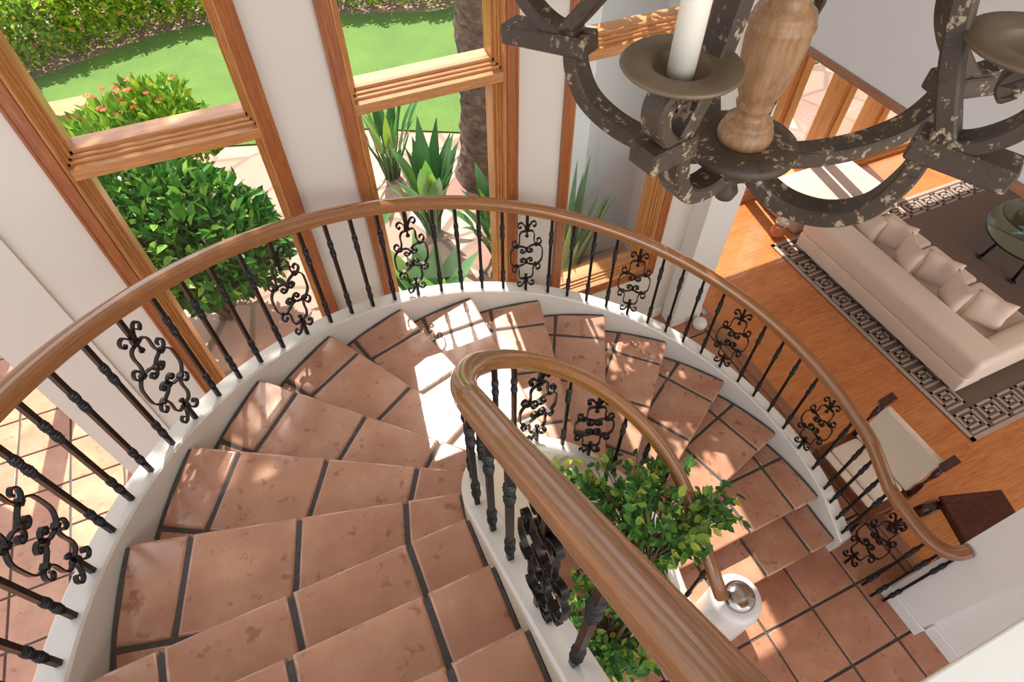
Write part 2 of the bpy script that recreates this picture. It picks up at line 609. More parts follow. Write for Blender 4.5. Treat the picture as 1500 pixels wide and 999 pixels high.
# terracotta floor of the stair hall, tile by tile on a grout bed
P0 = 0.379
fl = MB()
fl.box(-4.2, 3.14, -2.2, 2.82, -0.1, -0.012, 1)
fl.box(-4.2, -1.66, 2.82, 5.6, -0.1, -0.012, 1)
gx0, gy0 = 2.283, 0.19
for i in range(-17, 3):
    for j in range(-6, 14):
        x0, x1 = gx0 + i * P0 + .008, gx0 + (i + 1) * P0 - .008
        y0, y1 = gy0 + j * P0 + .008, gy0 + (j + 1) * P0 - .008
        if x0 < -4 and x1 < -4: continue
        poly = [(x0, y0), (x1, y0), (x1, y1), (x0, y1)]
        poly = clip(poly, 1, 0, 3.05)
        if y1 > 2.82 and poly:
            if x0 > -1.7:
                poly = clip(poly, 0, 1, 2.81)
            elif x1 > -1.66:
                poly = clip(poly, 1, 0, -1.66)
        if len(poly) >= 3:
            prism(fl, poly, -0.03, 0.0, 0, 0.006)
struct(fl, 'floor', [M['floor_tile'], M['grout']])
wf = MB()
wf.box(3.2, 9.0, -2.2, 3.87, -0.1, 0.0)
struct(wf, 'floor_living', M['plank'])
tr_ = MB()
tr_.box(3.05, 3.10, -.2, 2.64, -0.1, 0.004)
tr_.box(3.10, 3.13, -.2, 2.64, -0.1, 0.012)
tr_.box(3.13, 3.20, -.2, 2.64, -0.1, 0.006)
struct(tr_, 'trim_1', M['header_trim'])

WIN = [(-0.94, 0.02), (0.335, 1.28), (1.58, 2.53)]
CW = 0.085
SILL, TOP = 0.66, 4.7
mbw = MB()
xs = [-1.66] + [v for a, b in WIN for v in (a + .03, b - .03)] + [3.08]
for i in range(0, len(xs), 2):
    mbw.box(xs[i], xs[i + 1], YW, YW + .2, -.1, 5.8)
for a, b in WIN:
    mbw.box(a + .03, b - .03, YW, YW + .2, -.1, SILL + .03)
    mbw.box(a + .03, b - .03, YW, YW + .2, TOP - .03, 5.8)
struct(mbw, 'wall_window_side', M['plaster'])
mb = MB()
mb.box(-1.66, -1.27, YW - .018, YW - .001, 0, 5.8)
struct(mb, 'wall_corner_panel', M['plaster'])
# wing wall between stair hall and living room
mb = MB()
mb.box(2.78, 3.08, 2.65, YW - .002, 0, 5.8)
struct(mb, 'wall_wing', M['white_paint'])
mb = MB()
mb.box(2.765, 3.08, 2.635, 2.65, 0, .11)
mb.box(2.765, 2.78, 2.65, YW - .02, 0, .11)
struct(mb, 'baseboard_wing', M['white_paint'], bevel=.004)
mb = MB()
mb.box(2.0, 2.764, YW - .016, YW - .001, 0, .11)
struct(mb, 'baseboard_window_side', M['white_paint'], bevel=.004)
# pilaster and return wall beside the foot of the stair
mb = MB()
mb.box(2.79, 3.1, -.2, .07, 0, 5.8)
struct(mb, 'wall_pilaster', M['white_paint'])
mb = MB()
mb.box(2.87, 3.1, -2.2, -.202, 0, 5.8)
struct(mb, 'wall_return', M['white_paint'])
mb = MB()
mb.box(2.772, 2.789, -.215, .085, 0, .12)
mb.box(2.79, 3.1, .071, .085, 0, .12)
struct(mb, 'baseboard_pilaster', M['white_paint'], bevel=.005)
mb = MB()
mb.box(2.852, 2.869, -2.2, -.217, 0, .12)
struct(mb, 'baseboard_return', M['white_paint'], bevel=.005)
# header over the opening to the living room
mb = MB()
mb.box(3.0, 3.08, .072, 2.648, 2.6, 5.8)
struct(mb, 'wall_header', M['grey_wall'])
mb = MB()
mb.box(2.99, 3.09, .072, 2.648, 2.555, 2.599)
struct(mb, 'trim_2', M['header_trim'])
# ledge of the upper landing wall
mb = MB()
mb.box(.9, 2.869, -.62, -.183, 2.47, 2.5)
struct(mb, 'wall_landing_ledge', M['white_paint'], bevel=.006)
mb = MB()
mb.box(.9, 2.869, -2.2, -.622, 2.2, 2.47)
struct(mb, 'floor_landing', M['plank'])
# ceilings
mb = MB()
mb.box(-2.6, 3.1, -1.2, 3.05, 5.8, 5.95)
struct(mb, 'ceiling', M['plaster'])
mb = MB()
mb.box(3.09, 9.0, -2.2, 4.0, 2.62, 2.75)
struct(mb, 'ceiling_living', M['plaster'])
# living room window wall
LW = 3.87
LWIN = [(3.2, 4.62), (4.66, 5.38), (5.42, 6.06), (6.12, 7.5)]
mb = MB()
mb.box(3.0, 9.0, LW, LW + .18, 1.72, 2.75)
mb.box(7.5, 9.0, LW, LW + .18, 0, 1.72)
mb.box(3.0, 3.2, LW, LW + .18, 0, 1.72)
struct(mb, 'wall_living_windows', M['plaster'])
mb = MB()
mb.box(8.9, 9.0, -2.2, LW, 0, 2.62)
struct(mb, 'wall_living_end', M['plaster'])
mb = MB()
mb.box(3.0, 3.08, 3.03, LW, -.1, 5.8)
mb.box(2.43, 3.0, LW, LW + .3, -.1, 3.35)
struct(mb, 'wall_outside_pier', M['stucco'])
k_ = 4
for a, b in LWIN:
    g = empty('window_%d' % k_, ((a + b) / 2, LW, 0), kind='structure')
    cx = (a + b) / 2
    mb = MB()
    hw = (b - a) / 2
    for x0, x1 in ((-hw, -hw + .12), (hw - .12, hw)):
        mb.box(x0, x1, .02, .12, .0, 1.72)
        mb.box(x0 + (.02 if x0 < 0 else 0), x1 - (0 if x0 < 0 else .02), -.01, .02, 0, 1.72)
    mb.build('window_stile', M['door_wood'], g, bevel=.004)
    mb = MB()
    mb.box(-hw + .09, hw - .09, .02, .12, 0, .09)
    mb.box(-hw + .09, hw - .09, .03, .10, 1.62, 1.72)
    mb.build('window_rail', M['door_wood'], g, bevel=.004)
    mb = MB()
    mb.box(-hw + .09, hw - .09, .065, .071, .09, 1.62)
    mb.build('window_pane', M['glass'], g)
    k_ += 1
mb = MB()
mb.box(3.2, 7.5, LW - .05, LW - .012, 0, .05)
mb.box(3.2, 7.5, LW - .03, LW - .012, .05, .09)
struct(mb, 'baseboard_living', M['door_wood'])

# three tall windows of the stair hall
for wi, (a, b) in enumerate(WIN):
    g = empty('window_%d' % (wi + 1), ((a + b) / 2, YW, 0), kind='structure')
    hw = (b - a) / 2
    def ring(x, w_, y0, y1, z0, z1, mbv, mbh):
        mbv.box(-x, -x + w_, y0, y1, z0, z1)
        mbv.box(x - w_, x, y0, y1, z0, z1)
        mbh.box(-x + w_, x - w_, y0, y1, z0, z0 + w_)
        mbh.box(-x + w_, x - w_, y0, y1, z1 - w_, z1)
    v1, h1, v2, h2 = MB(), MB(), MB(), MB()
    ring(hw, .062, -.026, 0.0, SILL, TOP, v1, h1)
    ring(hw + .004, .016, -.032, 0.0, SILL - .004, TOP + .004, v1, h1)
    ring(hw - .062, .014, -.018, .03, SILL + .062, TOP - .062, v2, h2)
    ring(hw - .03, .056, .03, .05, SILL + .03, TOP - .03, v2, h2)
    ring(hw - .03, .068, .05, .075, SILL + .03, TOP - .03, v2, h2)
    ring(hw - .03, .080, .075, .10, SILL + .03, TOP - .03, v2, h2)
    ring(hw - .03, .072, .10, .2, SILL + .03, TOP - .03, v2, h2)
    v1.build('window_casing_upright', M['wood_v'], g, bevel=.003, seg=1)
    h1.build('window_casing_level', M['wood_h'], g, bevel=.003, seg=1)
    v2.build('window_jamb', M['sash_v'], g, bevel=.003, seg=1)
    h2.build('window_sill', M['sash_h'], g, bevel=.003, seg=1)
    tb = MB()
    xi = hw - .032
    tb.box(-xi, xi, -.012, .03, 2.63, 2.685)
    tb.box(-xi, xi, .03, .05, 2.63, 2.70)
    tb.box(-xi, xi, .05, .075, 2.63, 2.712)
    tb.box(-xi, xi, .075, .10, 2.63, 2.73)
    tb.box(-xi, xi, .10, .2, 2.63, 2.722)
    tb.build('window_transom', M['sash_h'], g, bevel=.004)
    gl = MB()
    gl.box(-hw + .10, hw - .10, .112, .118, SILL + .10, 2.63)
    gl.box(-hw + .10, hw - .10, .112, .118, 2.72, TOP - .1)
    gl.build('window_pane', M['glass'], g)

# diagonal glazed garden door beyond the end of the window wall
dd = Vector((-.68, .73, 0)).normalized()
dn = Vector((.73, .68, 0)).normalized()
D0_ = Vector((-2.19, 3.85, 0))
g = empty('door_1', D0_, kind='structure')
mb = MB()
def dbar(t0, t1, z0, z1, th=.06):
    c = dd * (t0 + t1) / 2 + Vector((0, 0, (z0 + z1) / 2))
    mb.obox(c, dd * (t1 - t0) / 2, dn * th / 2, Vector((0, 0, (z1 - z0) / 2)))
for t0, t1 in ((-.70, -.58), (.06, .24), (1.0, 1.1)):
    dbar(t0, t1, 0, 1.75)
dbar(-.70, 1.1, 1.75, 3.2, .12)
mb.build('door_frame', M['wood_v'], g, bevel=.004)
mb = MB()
mb.box(-2.9, -1.6, 3.3, 3.36, 1.9, 5.8)
mb = MB()
mb.box(-1.66, -1.5, YW + .2, 3.36, 0, 5.8)
struct(mb, 'wall_garden_side', M['plaster'])

# ------------------------------------------------------------------ staircase
stair = empty('staircase', (SX, SY, 0), label='curved staircase of terracotta treads winding round a planted well', cat='staircase')
SO = Vector((-SX, -SY, 0))
def shift(mb):
    mb.v = [(x - SX, y - SY, z_) for x, y, z_ in mb.v]
    return mb
JR = [1.605, 1.23, .851]
for k in range(-2, 16):
    A, B = noseline(k, RO), noseline(k, RI)
    e = (B - A).normalized()
    back = Vector((-e.y, e.x))          # towards uphill
    mid = noseline(k - .5, 1.2) - noseline(k, 1.2)
    if back.dot(mid) < 0:
        back = -back
    # polygon
    outer = [noseline(k - s_, RO - .004) for s_ in frange(0, 1, .2)]
    inner = [noseline(k - s_, RI + .004) for s_ in frange(0, 1, .5)]
    mv = back * .03
    nb_a, nb_b = noseline(k - 1, RO - .004), noseline(k - 1, RI + .004)
    e2 = (nb_b - nb_a).normalized()
    b2 = Vector((-e2.y, e2.x))
    if b2.dot(mid) < 0:
        b2 = -b2
    poly = [tuple(p) for p in outer] + [tuple(nb_a + b2 * .03), tuple(nb_b + b2 * .03), tuple(inner[0])]
    t_o = [noseline(k - s_, RO - .017) for s_ in frange(0, 1, .2)]
    t_a, t_b = noseline(k - 1, RO - .017), noseline(k - 1, RI + .013)
    tpoly = [tuple(p) for p in t_o] + [tuple(t_a + b2 * .03), tuple(t_b + b2 * .03), tuple(noseline(k, RI + .013))]
    zt = zk(k)
    mb = MB()
    prism(mb, clip(poly, -back.x, -back.y, -(A.dot(back) + .013)), zt - .045, zt - .007, 1)
    dep = .352
    # cells in (u along nosing from outer, w uphill)
    us = [-.3] + [RO - r for r in JR] + [2.0]
    for i in range(4):
        for w0, w1 in ((0.0, dep), (dep, 1.2)):
            u0, u1 = us[i] + .007, us[i + 1] - .007
            a0, a1 = w0 + (.007 if w0 > 0 else -.004), w1 - .007
            q = []
            pl_ = tpoly
            # clip by half planes in local frame
            for (vx, lo, hi) in ((e, u0, u1), (back, a0, a1)):
                base_ = A.dot(vx)
                pl_ = clip(pl_, vx.x, vx.y, base_ + hi)
                if len(pl_) >= 3:
                    pl_ = clip(pl_, -vx.x, -vx.y, -(base_ + lo))
                if len(pl_) < 3:
                    break
            if len(pl_) >= 3:
                # keep a grout gap along the outer string
                prism(mb, [tuple(p) for p in pl_], zt - .034, zt, 0, 0.018)
    shift(mb).build('tread', [M['tile'], M['grout']], stair)
    # riser below this nosing
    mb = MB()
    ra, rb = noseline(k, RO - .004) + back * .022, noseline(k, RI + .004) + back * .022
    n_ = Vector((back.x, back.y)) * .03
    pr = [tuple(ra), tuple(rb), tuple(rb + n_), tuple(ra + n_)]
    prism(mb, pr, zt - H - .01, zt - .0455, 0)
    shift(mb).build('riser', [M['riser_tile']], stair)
def string_rings(k0, k1, ra, rb, dtop, bottom):
    rings = []
    for k in frange(k0, k1, .12):
        p0, p1 = path(k, ra, dtop), path(k, rb, dtop)
        zb = bottom(k, p0.z)
        ch = .008
        m0 = p0 + (p1 - p0).normalized() * ch
        m1 = p1 + (p0 - p1).normalized() * ch
        rings.append([m0, m1, p1 - Vector((0, 0, ch)), Vector((p1.x, p1.y, zb)), Vector((p0.x, p0.y, zb)), p0 - Vector((0, 0, ch))])
    return rings
mb = MB()
mb.sweep(string_rings(-2.6, 15.12, RO, RO + .1, .045, lambda k, z_: max(0.0, z_ - .48)), smooth=False)
shift(mb).build('outer_string', M['stringer'], stair)
mb = MB()
mb.sweep(string_rings(3.2, 15.3, RI - .08, RI, .05, lambda k, z_: 0.0), smooth=False)
mb.sweep(string_rings(-2.6, 3.2, RI - .08, RI, .05, lambda k, z_: z_ - .5), smooth=False)
shift(mb).build('inner_string', M['well_plaster'], stair)
mb = MB()
mb.sweep(string_rings(-2.6, 15.31, RI - .083, RI + .001, .054, lambda k, z_: z_ - .045), smooth=False)
shift(mb).build('string_cap', M['stringer'], stair)
# soffit under the flight
mb = MB()
rings = []
for k in frange(-2.6, 14.2, .2):
    p0, p1 = path(k, RI + .002), path(k, RO - .002)
    zz = max(zk(k) - .42, .01)
    rings.append([Vector((p0.x, p0.y, zz)), Vector((p1.x, p1.y, zz)), Vector((p1.x, p1.y, zz - .02)), Vector((p0.x, p0.y, zz - .02))])
mb.sweep(rings, smooth=False)
shift(mb).build('soffit', M['plaster'], stair)

# ------------------------------------------------------------------ railings
def rail_rings(cl, W=.076, Hh=.058):
    prof = []
    for a in range(0, 181, 20):
        prof.append((cos(radians(a)) * W / 2, .010 + sin(radians(a)) * (Hh - .028)))
    prof += [(-W / 2, .002), (-W / 2 + .007, -.004), (-W / 2 + .003, -.012), (-W / 2 + .003, -.020), (-W / 2 + .012, -.026), (W / 2 - .012, -.026), (W / 2 - .003, -.020), (W / 2 - .003, -.012), (W / 2 - .007, -.004), (W / 2, .002)]
    rings, ul, L = [], [], 0
    for i, p in enumerate(cl):
        tg = (cl[min(i + 1, len(cl) - 1)] - cl[max(i - 1, 0)]).normalized()
        sd_ = Vector((tg.y, -tg.x, 0)).normalized()
        up = sd_.cross(tg).normalized()
        if up.z < 0: up = -up
        if i: L += (p - cl[i - 1]).length
        ul.append(L)
        rings.append([p + sd_ * x + up * y_ for x, y_ in prof])
    return rings, ul
BW = .017
def baluster_mesh(h):
    mb = MB()
    rings = []
    zs = frange(0, h, h / 110)
    for z_ in zs:
        f = z_ / h
        tw, bul = 0, 1.0
        for c0, c1 in ((.10, .27), (.66, .84)):
            if f >= c1: tw += 4 * pi
            elif f > c0:
                s_ = (f - c0) / (c1 - c0)
                tw += 4 * pi * s_
                bul = max(bul, 1 + .34 * (max(0, sin(pi * (s_ * 2 % 1))) ** 1.2))
        r = BW / 2 * sqrt(2) * bul
        rings.append([(r * cos(tw + pi / 4 + j * pi / 2), r * sin(tw + pi / 4 + j * pi / 2), z_) for j in range(4)])
    mb.sweep(rings, smooth=False)
    return mb
def scroll_meshes(h):
    rod, top = MB(), MB()
    q = BW / 2
    rod.box(-q, q, -q, q, 0, .17 * h)
    top.box(-q, q, -q, q, .80 * h, h)
    def knob(rod, z0, z1):
        rod.sweep([[(r * cos(a), r * sin(a), z_) for a in [i * pi / 3 for i in range(6)]] for r, z_ in ((q * .8, z0), (q * .7, z0 + (z1 - z0) * .5), (q * 1.6, z0 + (z1 - z0) * .8), (q * .5, z1))])
    knob(rod, .17 * h, .235 * h)
    knob(top, .80 * h, .71 * h)
    rod.box(-q * 1.5, q * 1.5, -q * 1.5, q * 1.5, .145 * h, .175 * h)
    top.box(-q * 1.5, q * 1.5, -q * 1.5, q * 1.5, .79 * h, .82 * h)
    sc = MB()
    W, T = .015, .0062
    def curve(pts, sxn, flip):
        P = []
        for x, v in pts:
            vv = v * h
            if flip: vv = h * .965 - vv
            P.append((x * sxn, 0, vv))
        sc.ribbon(catmull(P, 5), W, T, (0, 1, 0))
    K = .55 * h / .665 / .00072 * .00072
    for sxn in (1, -1):
        for flip in (False, True):
            # outward curl above the collar
            curve([(.007, .80), (.014, .85), (.033, .893), (.052, .888), (.056, .855), (.045, .835), (.036, .85)], sxn, flip)
            # shoulder band from the collar down to the ring
            curve([(.008, .79), (.034, .785), (.047, .745), (.046, .675), (.052, .635), (.066, .612), (.086, .618), (.094, .65), (.084, .682), (.068, .676), (.066, .655)], sxn, flip)
            # upper half of the ring, then in to the centre scroll
            curve([(.104, .4825), (.101, .55), (.084, .595), (.060, .613), (.034, .605), (.016, .592), (.004, .568), (.003, .541), (.016, .522), (.032, .525), (.040, .545), (.032, .561), (.021, .556), (.021, .543)], sxn, flip)
    for v in (.612, .353):
        for x in (-.062, .062):
            sc.box(x - .010, x + .010, -.012, .012, v * h - .008, v * h + .008)
    for v in (.566, .399):
        sc.box(-.009, .009, -.012, .012, v * h - .009, v * h + .009)
    return rod, top, sc
BH = .675
bal_me = baluster_mesh(BH)
rod_mb, top_mb, scr_mb = scroll_meshes(BH)
bal_proto = rod_proto = scr_proto = top_proto = None
def place_bal(parent, kind, base, ang, hscale):
    global bal_proto, rod_proto, scr_proto, top_proto
    loc = base - Vector(parent.location)
    if kind == 't':
        if bal_proto is None:
            o = bal_me.build('twisted_baluster', M['iron'])
            bal_proto = o
        else:
            o = bal_proto.copy(); COL.objects.link(o)
    else:
        if rod_proto is None:
            o = rod_mb.build('scroll_baluster', M['iron'])
            rod_proto = o
            s2 = scr_mb.build('scrollwork', M['iron'], o)
            scr_proto = s2
            top_proto = top_mb.build('upper_rod', M['iron'], o)
        else:
            o = rod_proto.copy(); COL.objects.link(o)
            s2 = scr_proto.copy(); COL.objects.link(s2); s2.parent = o
            s3 = top_proto.copy(); COL.objects.link(s3); s3.parent = o
    o.parent = parent
    o.location = loc
    o.rotation_euler = (0, 0, ang)
    o.scale = (1, 1, hscale)
def tang(k, r):
    a, b = path(k - .05, r), path(k + .05, r)
    return atan2(b.y - a.y, b.x - a.x)

outer = empty('outer_stair_railing', (SX, SY, 0), label='long outer railing with curved oak handrail and black ironwork along the windows', cat='railing')
RB = 1.858
def orail(k):
    r = 1.872 if k < 8 else (1.872 - .022 * min(1, (k - 8) / 2))
    return path(k, r, .735)
cl = [orail(k) for k in frange(-2.2, 14.9, .1)]
tail = [cl[-1], (2.672, .36, .90), (2.68, .20, .875), (2.70, .10, .88), (2.735, .045, .91), (2.789, .026, .945)]
cl = cl[:-1] + catmull(tail, 8)
cl = [Vector(p) for p in cl]
mb = MB()
rr, ul = rail_rings(cl)
mb.sweep(rr, ulen=ul)
shift(mb).build('handrail', M['oak_rail'], outer)
ks = [2.76 + 1.512 * i for i in range(-2, 8)]
for k0 in ks:
    place_bal(outer, 's', path(k0, RB, .040), tang(k0, RB), (.71 - .040) / BH)
    for dk in (.32, .605, .89, 1.19):
        k = k0 + dk
        if k > 14.5: continue
        place_bal(outer, 't', path(k, RB, .040), tang(k, RB), (.71 - .040) / BH)
place_bal(outer, 't', path(14.62, RB, .04), pi / 2, 1.0)
place_bal(outer, 't', path(14.95, RB, .04), pi / 2, 1.02)
for kind, x_, y_, hh in (('s', 2.70, .332, .86), ('t', 2.702, .167, .862), ('t', 2.701, .087, .862), ('t', 2.754, .030, .89)):
    place_bal(outer, kind, Vector((x_, y_, .0)), pi / 2, hh / BH)

inner = empty('inner_stair_railing', (SX, SY, 0), label='inner oak railing sweeping round the planted stair well above curled black ironwork', cat='railing')
RIB = .605
def irail(k):
    f = min(1, max(0, (k - 1) / 3.5))
    return path(k, .588 + .014 * f, .642 + .075 * f)
cl = [irail(k) for k in frange(-2.6, 14.6, .1)]
cl += [path(14.8, .6, .71), path(15.2, .6, .70)]
mb = MB()
rr, ul = rail_rings(cl, .072, .058)
mb.sweep(rr, ulen=ul)
shift(mb).build('handrail', M['oak_rail'], inner)
for kind, k in (('t', -1.95), ('t', -1.3), ('t', -.64), ('s', .10), ('t', .84), ('t', 1.41), ('t', 2.05), ('t', 3.3), ('t', 4.35), ('t', 5.4), ('t', 6.2), ('s', 7.15), ('t', 8.19), ('s', 9.22), ('t', 10.2), ('t', 11.15), ('t', 12.05), ('s', 13.0), ('t', 13.9), ('t', 14.6)):
    place_bal(inner, kind, path(k, RIB, .048), tang(k, RIB), (irail(k).z - .02 - path(k, RIB, .048).z) / BH)

# ------------------------------------------------------------------ chandelier
CH = Vector((.594, .546, 3.809))
ch = empty('chandelier', CH, label='large candle chandelier of distressed black scroll arms round a turned wooden post', cat='chandelier')
mb = MB()
mb.lathe([(.0, .012), (.036, .012), (.0375, .020), (.036, .028), (.031, .032), (.033, .036), (.030, .042), (.022, .046), (.0195, .054), (.0225, .058), (.025, .064), (.0225, .070), (.0245, .074), (.029, .085), (.033, .10), (.0365, .125), (.0385, .148), (.0375, .160), (.0395, .164), (.0395, .170), (.036, .173), (.037, .178), (.034, .184), (.026, .19), (.022, .198), (.022, .206), (.030, .210), (.033, .217), (.031, .225), (.024, .23), (.022, .25), (.03, .28), (.034, .34), (.028, .39), (.03, .42), (.03, .75), (.0, .76)], n=40)
mb.build('central_post', M['post_wood'], ch)
mb = MB()
mb.lathe([(0, -.010), (.062, -.010), (.076, -.004), (.078, .002), (.075, .009), (.055, .0115), (0, .0115)], n=48)
mb.lathe([(0, -.012), (.05, -.012), (.046, -.03), (.030, -.038), (0, -.038)], n=32)
mb.build('hub_disc', M['distressed'], ch)
mb = MB()
mb.lathe([(0, -.036), (.026, -.036), (.024, -.048), (.012, -.054), (.008, -.06), (.014, -.066), (.018, -.076), (.014, -.088), (0, -.092)], n=24)
mb.build('finial', M['distressed'], ch)
JP = [(.03, -.028), (.05, -.044), (.09, -.056), (.14, -.05), (.182, -.02), (.203, .03), (.207, .075)]
def arm(az, sr, sz, tall=True, curl=True, pan=True, candle=True, block=True, pz=.182, tip=.074):
    g = Matrix.Rotation(az, 3, 'Z')
    nrm = g @ Vector((0, 1, 0))
    def P(r, z_):
        return g @ Vector((r * sr, 0, z_ * sz))
    a = MB()
    W = .040
    a.ribbon(catmull([P(*q) for q in JP], 6), W, .024, nrm)
    if block:
        # foot block
        a.ribbon([P(.188, .079), P(.300, tip)], W * 1.15, .030, nrm)
    if curl:
        # lower curl standing on the block and winding to the ball below the pan
        a.ribbon(catmull([P(.205, .10), P(.225, .088), P(.25, .098), P(.275, .125), P(.282, .155), P(.270, .178), P(.250, .180), P(.240, .162), P(.250, .150)], 6), W * .9, .020, nrm)
    if tall:
        a.ribbon(catmull([P(.222, .088), P(.200, .13), P(.178, .18), P(.160, .24), P(.150, .31), P(.150, .40), P(.135, .52), P(.09, .62), (g @ Vector((.03, 0, .66)))], 6), W * .9, .022, nrm)
    o = a.build('arm', M['distressed'], ch, bevel=.003, seg=1)
    c = P(.244, pz)
    if pan:
        p = MB()
        p.lathe([(0, -.006), (.018, -.006), (.034, .002), (.040, .010), (.066, .014), (.069, .0175), (.066, .0205), (.036, .0185), (.033, .016), (.030, .006), (.0, .004)], (c.x, c.y, c.z), 40)
        p.build('drip_pan', M['pan'], ch)
    if candle:
        p = MB()
        p.lathe([(0, .0045), (.0155, .0045), (.0165, .20), (.014, .204), (0, .206)], (c.x, c.y, c.z), 24)
        p.build('candle', M['candle'], ch)
arm(radians(119), 1.36, .84, pan=False, candle=False, tip=.056)
arm(radians(-60), 1.0, 1.06, candle=False)
arm(radians(-10), 1.5, .64, pan=False, candle=False)
arm(radians(-170), .66, .74, pz=.196)
arm(radians(72), .8, .9, pan=False, candle=False, curl=False, block=False)
mb = MB()
mb.tube([(.045, .02, .012), (.075, .03, .09), (.09, .035, .16), (.085, .035, .3), (.05, .02, .5), (.02, .01, .64)], .0075, 8)
mb.build('stay_rod', M['distressed'], ch)

# ------------------------------------------------------------------ living room furniture
def soft_box(mb, x0, x1, y0, y1, z0, z1, r=.04, n=4, puff=0.0, mat=0):
    """rounded box with optional crowned faces"""
    bm = bmesh.new()
    bmesh.ops.create_cube(bm, size=1)
    for v in bm.verts:
        v.co = Vector((x0 + (v.co.x + .5) * (x1 - x0), y0 + (v.co.y + .5) * (y1 - y0), z0 + (v.co.z + .5) * (z1 - z0)))
    bmesh.ops.bevel(bm, geom=list(bm.edges), offset=r, segments=n, affect='EDGES', profile=.5)
    bm.verts.ensure_lookup_table()
    o = len(mb.v)
    vs = [v.co.copy() for v in bm.verts]
    fs = [[v.index for v in f.verts] for f in bm.faces]
    mb.add(vs, fs, mat, None, True)
    bm.free()
SFX, SFY = 4.5, 1.03
sofa = empty('sofa', (5.0, 2.02, 0), label='long cream upholstered sofa with its low back to the stairs, on the key-bordered rug', cat='sofa')
def rel(mb, o):
    l = o.location
    mb.v = [(x - l.x, y - l.y, z_ - l.z) for x, y, z_ in mb.v]
    return mb
mb = MB()
soft_box(mb, 4.47, 4.77, 1.03, 3.02, .225, .455, .05)
soft_box(mb, 4.475, 4.77, 1.04, 3.01, .07, .235, .02)
rel(mb, sofa).build('backrest', M['sofa'], sofa)
for y0, y1 in ((1.035, 1.24), (2.81, 3.015)):
    mb = MB()
    soft_box(mb, 4.72, 5.40, y0, y1, .08, .44, .05)
    rel(mb, sofa).build('armrest', M['sofa'], sofa)
mb = MB()
soft_box(mb, 4.7, 5.38, 1.2, 2.85, .08, .24, .02)
rel(mb, sofa).build('seat_base', M['sofa'], sofa)
for i in range(3):
    y0 = 1.25 + i * .52
    mb = MB()
    soft_box(mb, 4.77, 5.42, y0, y0 + .512, .235, .335, .04)
    rel(mb, sofa).build('seat_cushion', M['sofa'], sofa)
for x_ in (4.55, 5.3):
    for y_ in (1.12, 2.92):
        mb = MB()
        mb.lathe([(0, .0125), (.02, .0125), (.025, .085), (0, .085)], (x_, y_, 0), 16)
        rel(mb, sofa).build('leg', M['chair_wood'], sofa)
def pillow(loc, rot, s_, label):
    mb = MB()
    N = 14
    vs, fs = [], []
    for side in (1, -1):
        for i in range(N + 1):
            for j in range(N + 1):
                u, v = i / N * 2 - 1, j / N * 2 - 1
                f = max(0, (1 - u ** 4)) ** .6 * max(0, (1 - v ** 4)) ** .6
                pin = 1 - .10 * (1 - abs(u)) * abs(v) ** 2 - .0
                pin2 = 1 - .10 * (1 - abs(v)) * abs(u) ** 2
                dent = -.12 * math.exp(-((u * 3) ** 2 + ((v - .7) * 3) ** 2))
                vs.append((u * s_ * pin2, v * s_ * pin, side * s_ * (.34 + dent) * f))
    n1 = (N + 1) ** 2
    for sidx in (0, 1):
        for i in range(N):
            for j in range(N):
                a = sidx * n1 + i * (N + 1) + j
                q = (a, a + N + 1, a + N + 2, a + 1)
                fs.append(q if sidx == 0 else q[::-1])
    mb.add(vs, fs, 0, None, True)
    o = mb.build('throw_pillow', M['pillow'], recalc=False)
    bm = bmesh.new(); bm.from_mesh(o.data)
    bmesh.ops.remove_doubles(bm, verts=bm.verts, dist=.0005)
    bmesh.ops.recalc_face_normals(bm, faces=bm.faces)
    bm.to_mesh(o.data); bm.free()
    o.location = loc
    o.rotation_euler = rot
    tag(o, label, 'pillow', 'cream throw pillows along the sofa back')
    return o
RX = radians(0)
for i, (y_, tx, lab) in enumerate(((1.41, 25, 'plump cream throw pillow closest to the sofa arm that overhangs the rug corner'),
                              (1.67, -28, 'shaded cream throw pillow propped against the pillow closest to that sofa arm'),
                              (1.93, 22, 'pale cream throw pillow at the middle of the sofa back, in front of its twin'),
                              (2.18, -28, 'tan shaded cream throw pillow leaning behind the middle pillow of the sofa'),
                              (2.43, 22, 'cream throw pillow on the sofa under the big curved chandelier arm'),
                              (2.64, -16, 'last cream throw pillow of the sofa row, beside the window-end arm'))):
    pillow((4.96 if i % 2 == 0 else 4.865, y_, .340 + .15), (radians(90 + 6), radians(0), radians(90 + tx)), .152, lab)

rug = empty('area_rug', (6.0, 1.9, 0), label='brown area rug with a pale Greek key border beneath the cream sofa', cat='rug')
RX0, RX1, RY0, RY1 = 4.305, 7.7, .65, 3.14
mb = MB()
mb.box(RX0 + .27, RX1 - .27, RY0 + .27, RY1 - .27, .001, .012)
rel(mb, rug).build('field', M['rug'], rug)
mb = MB()
for (a, b, c, d) in ((RX0, RX1, RY0, RY0 + .27), (RX0, RX1, RY1 - .27, RY1), (RX0, RX0 + .27, RY0 + .27, RY1 - .27), (RX1 - .27, RX1, RY0 + .27, RY1 - .27)):
    mb.box(a, b, c, d, .001, .0105, 0)
for (a, b, c, d) in ((RX0, RX1, RY0, RY0 + .038), (RX0, RX1, RY1 - .038, RY1), (RX0, RX0 + .038, RY0, RY1), (RX1 - .038, RX1, RY0, RY1)):
    mb.box(a, b, c, d, .0105, .012, 1)
SPI = [(0, 0), (8, 0), (8, 8), (0, 8), (0, 2), (6, 2), (6, 6), (2, 6), (2, 4), (4, 4)]
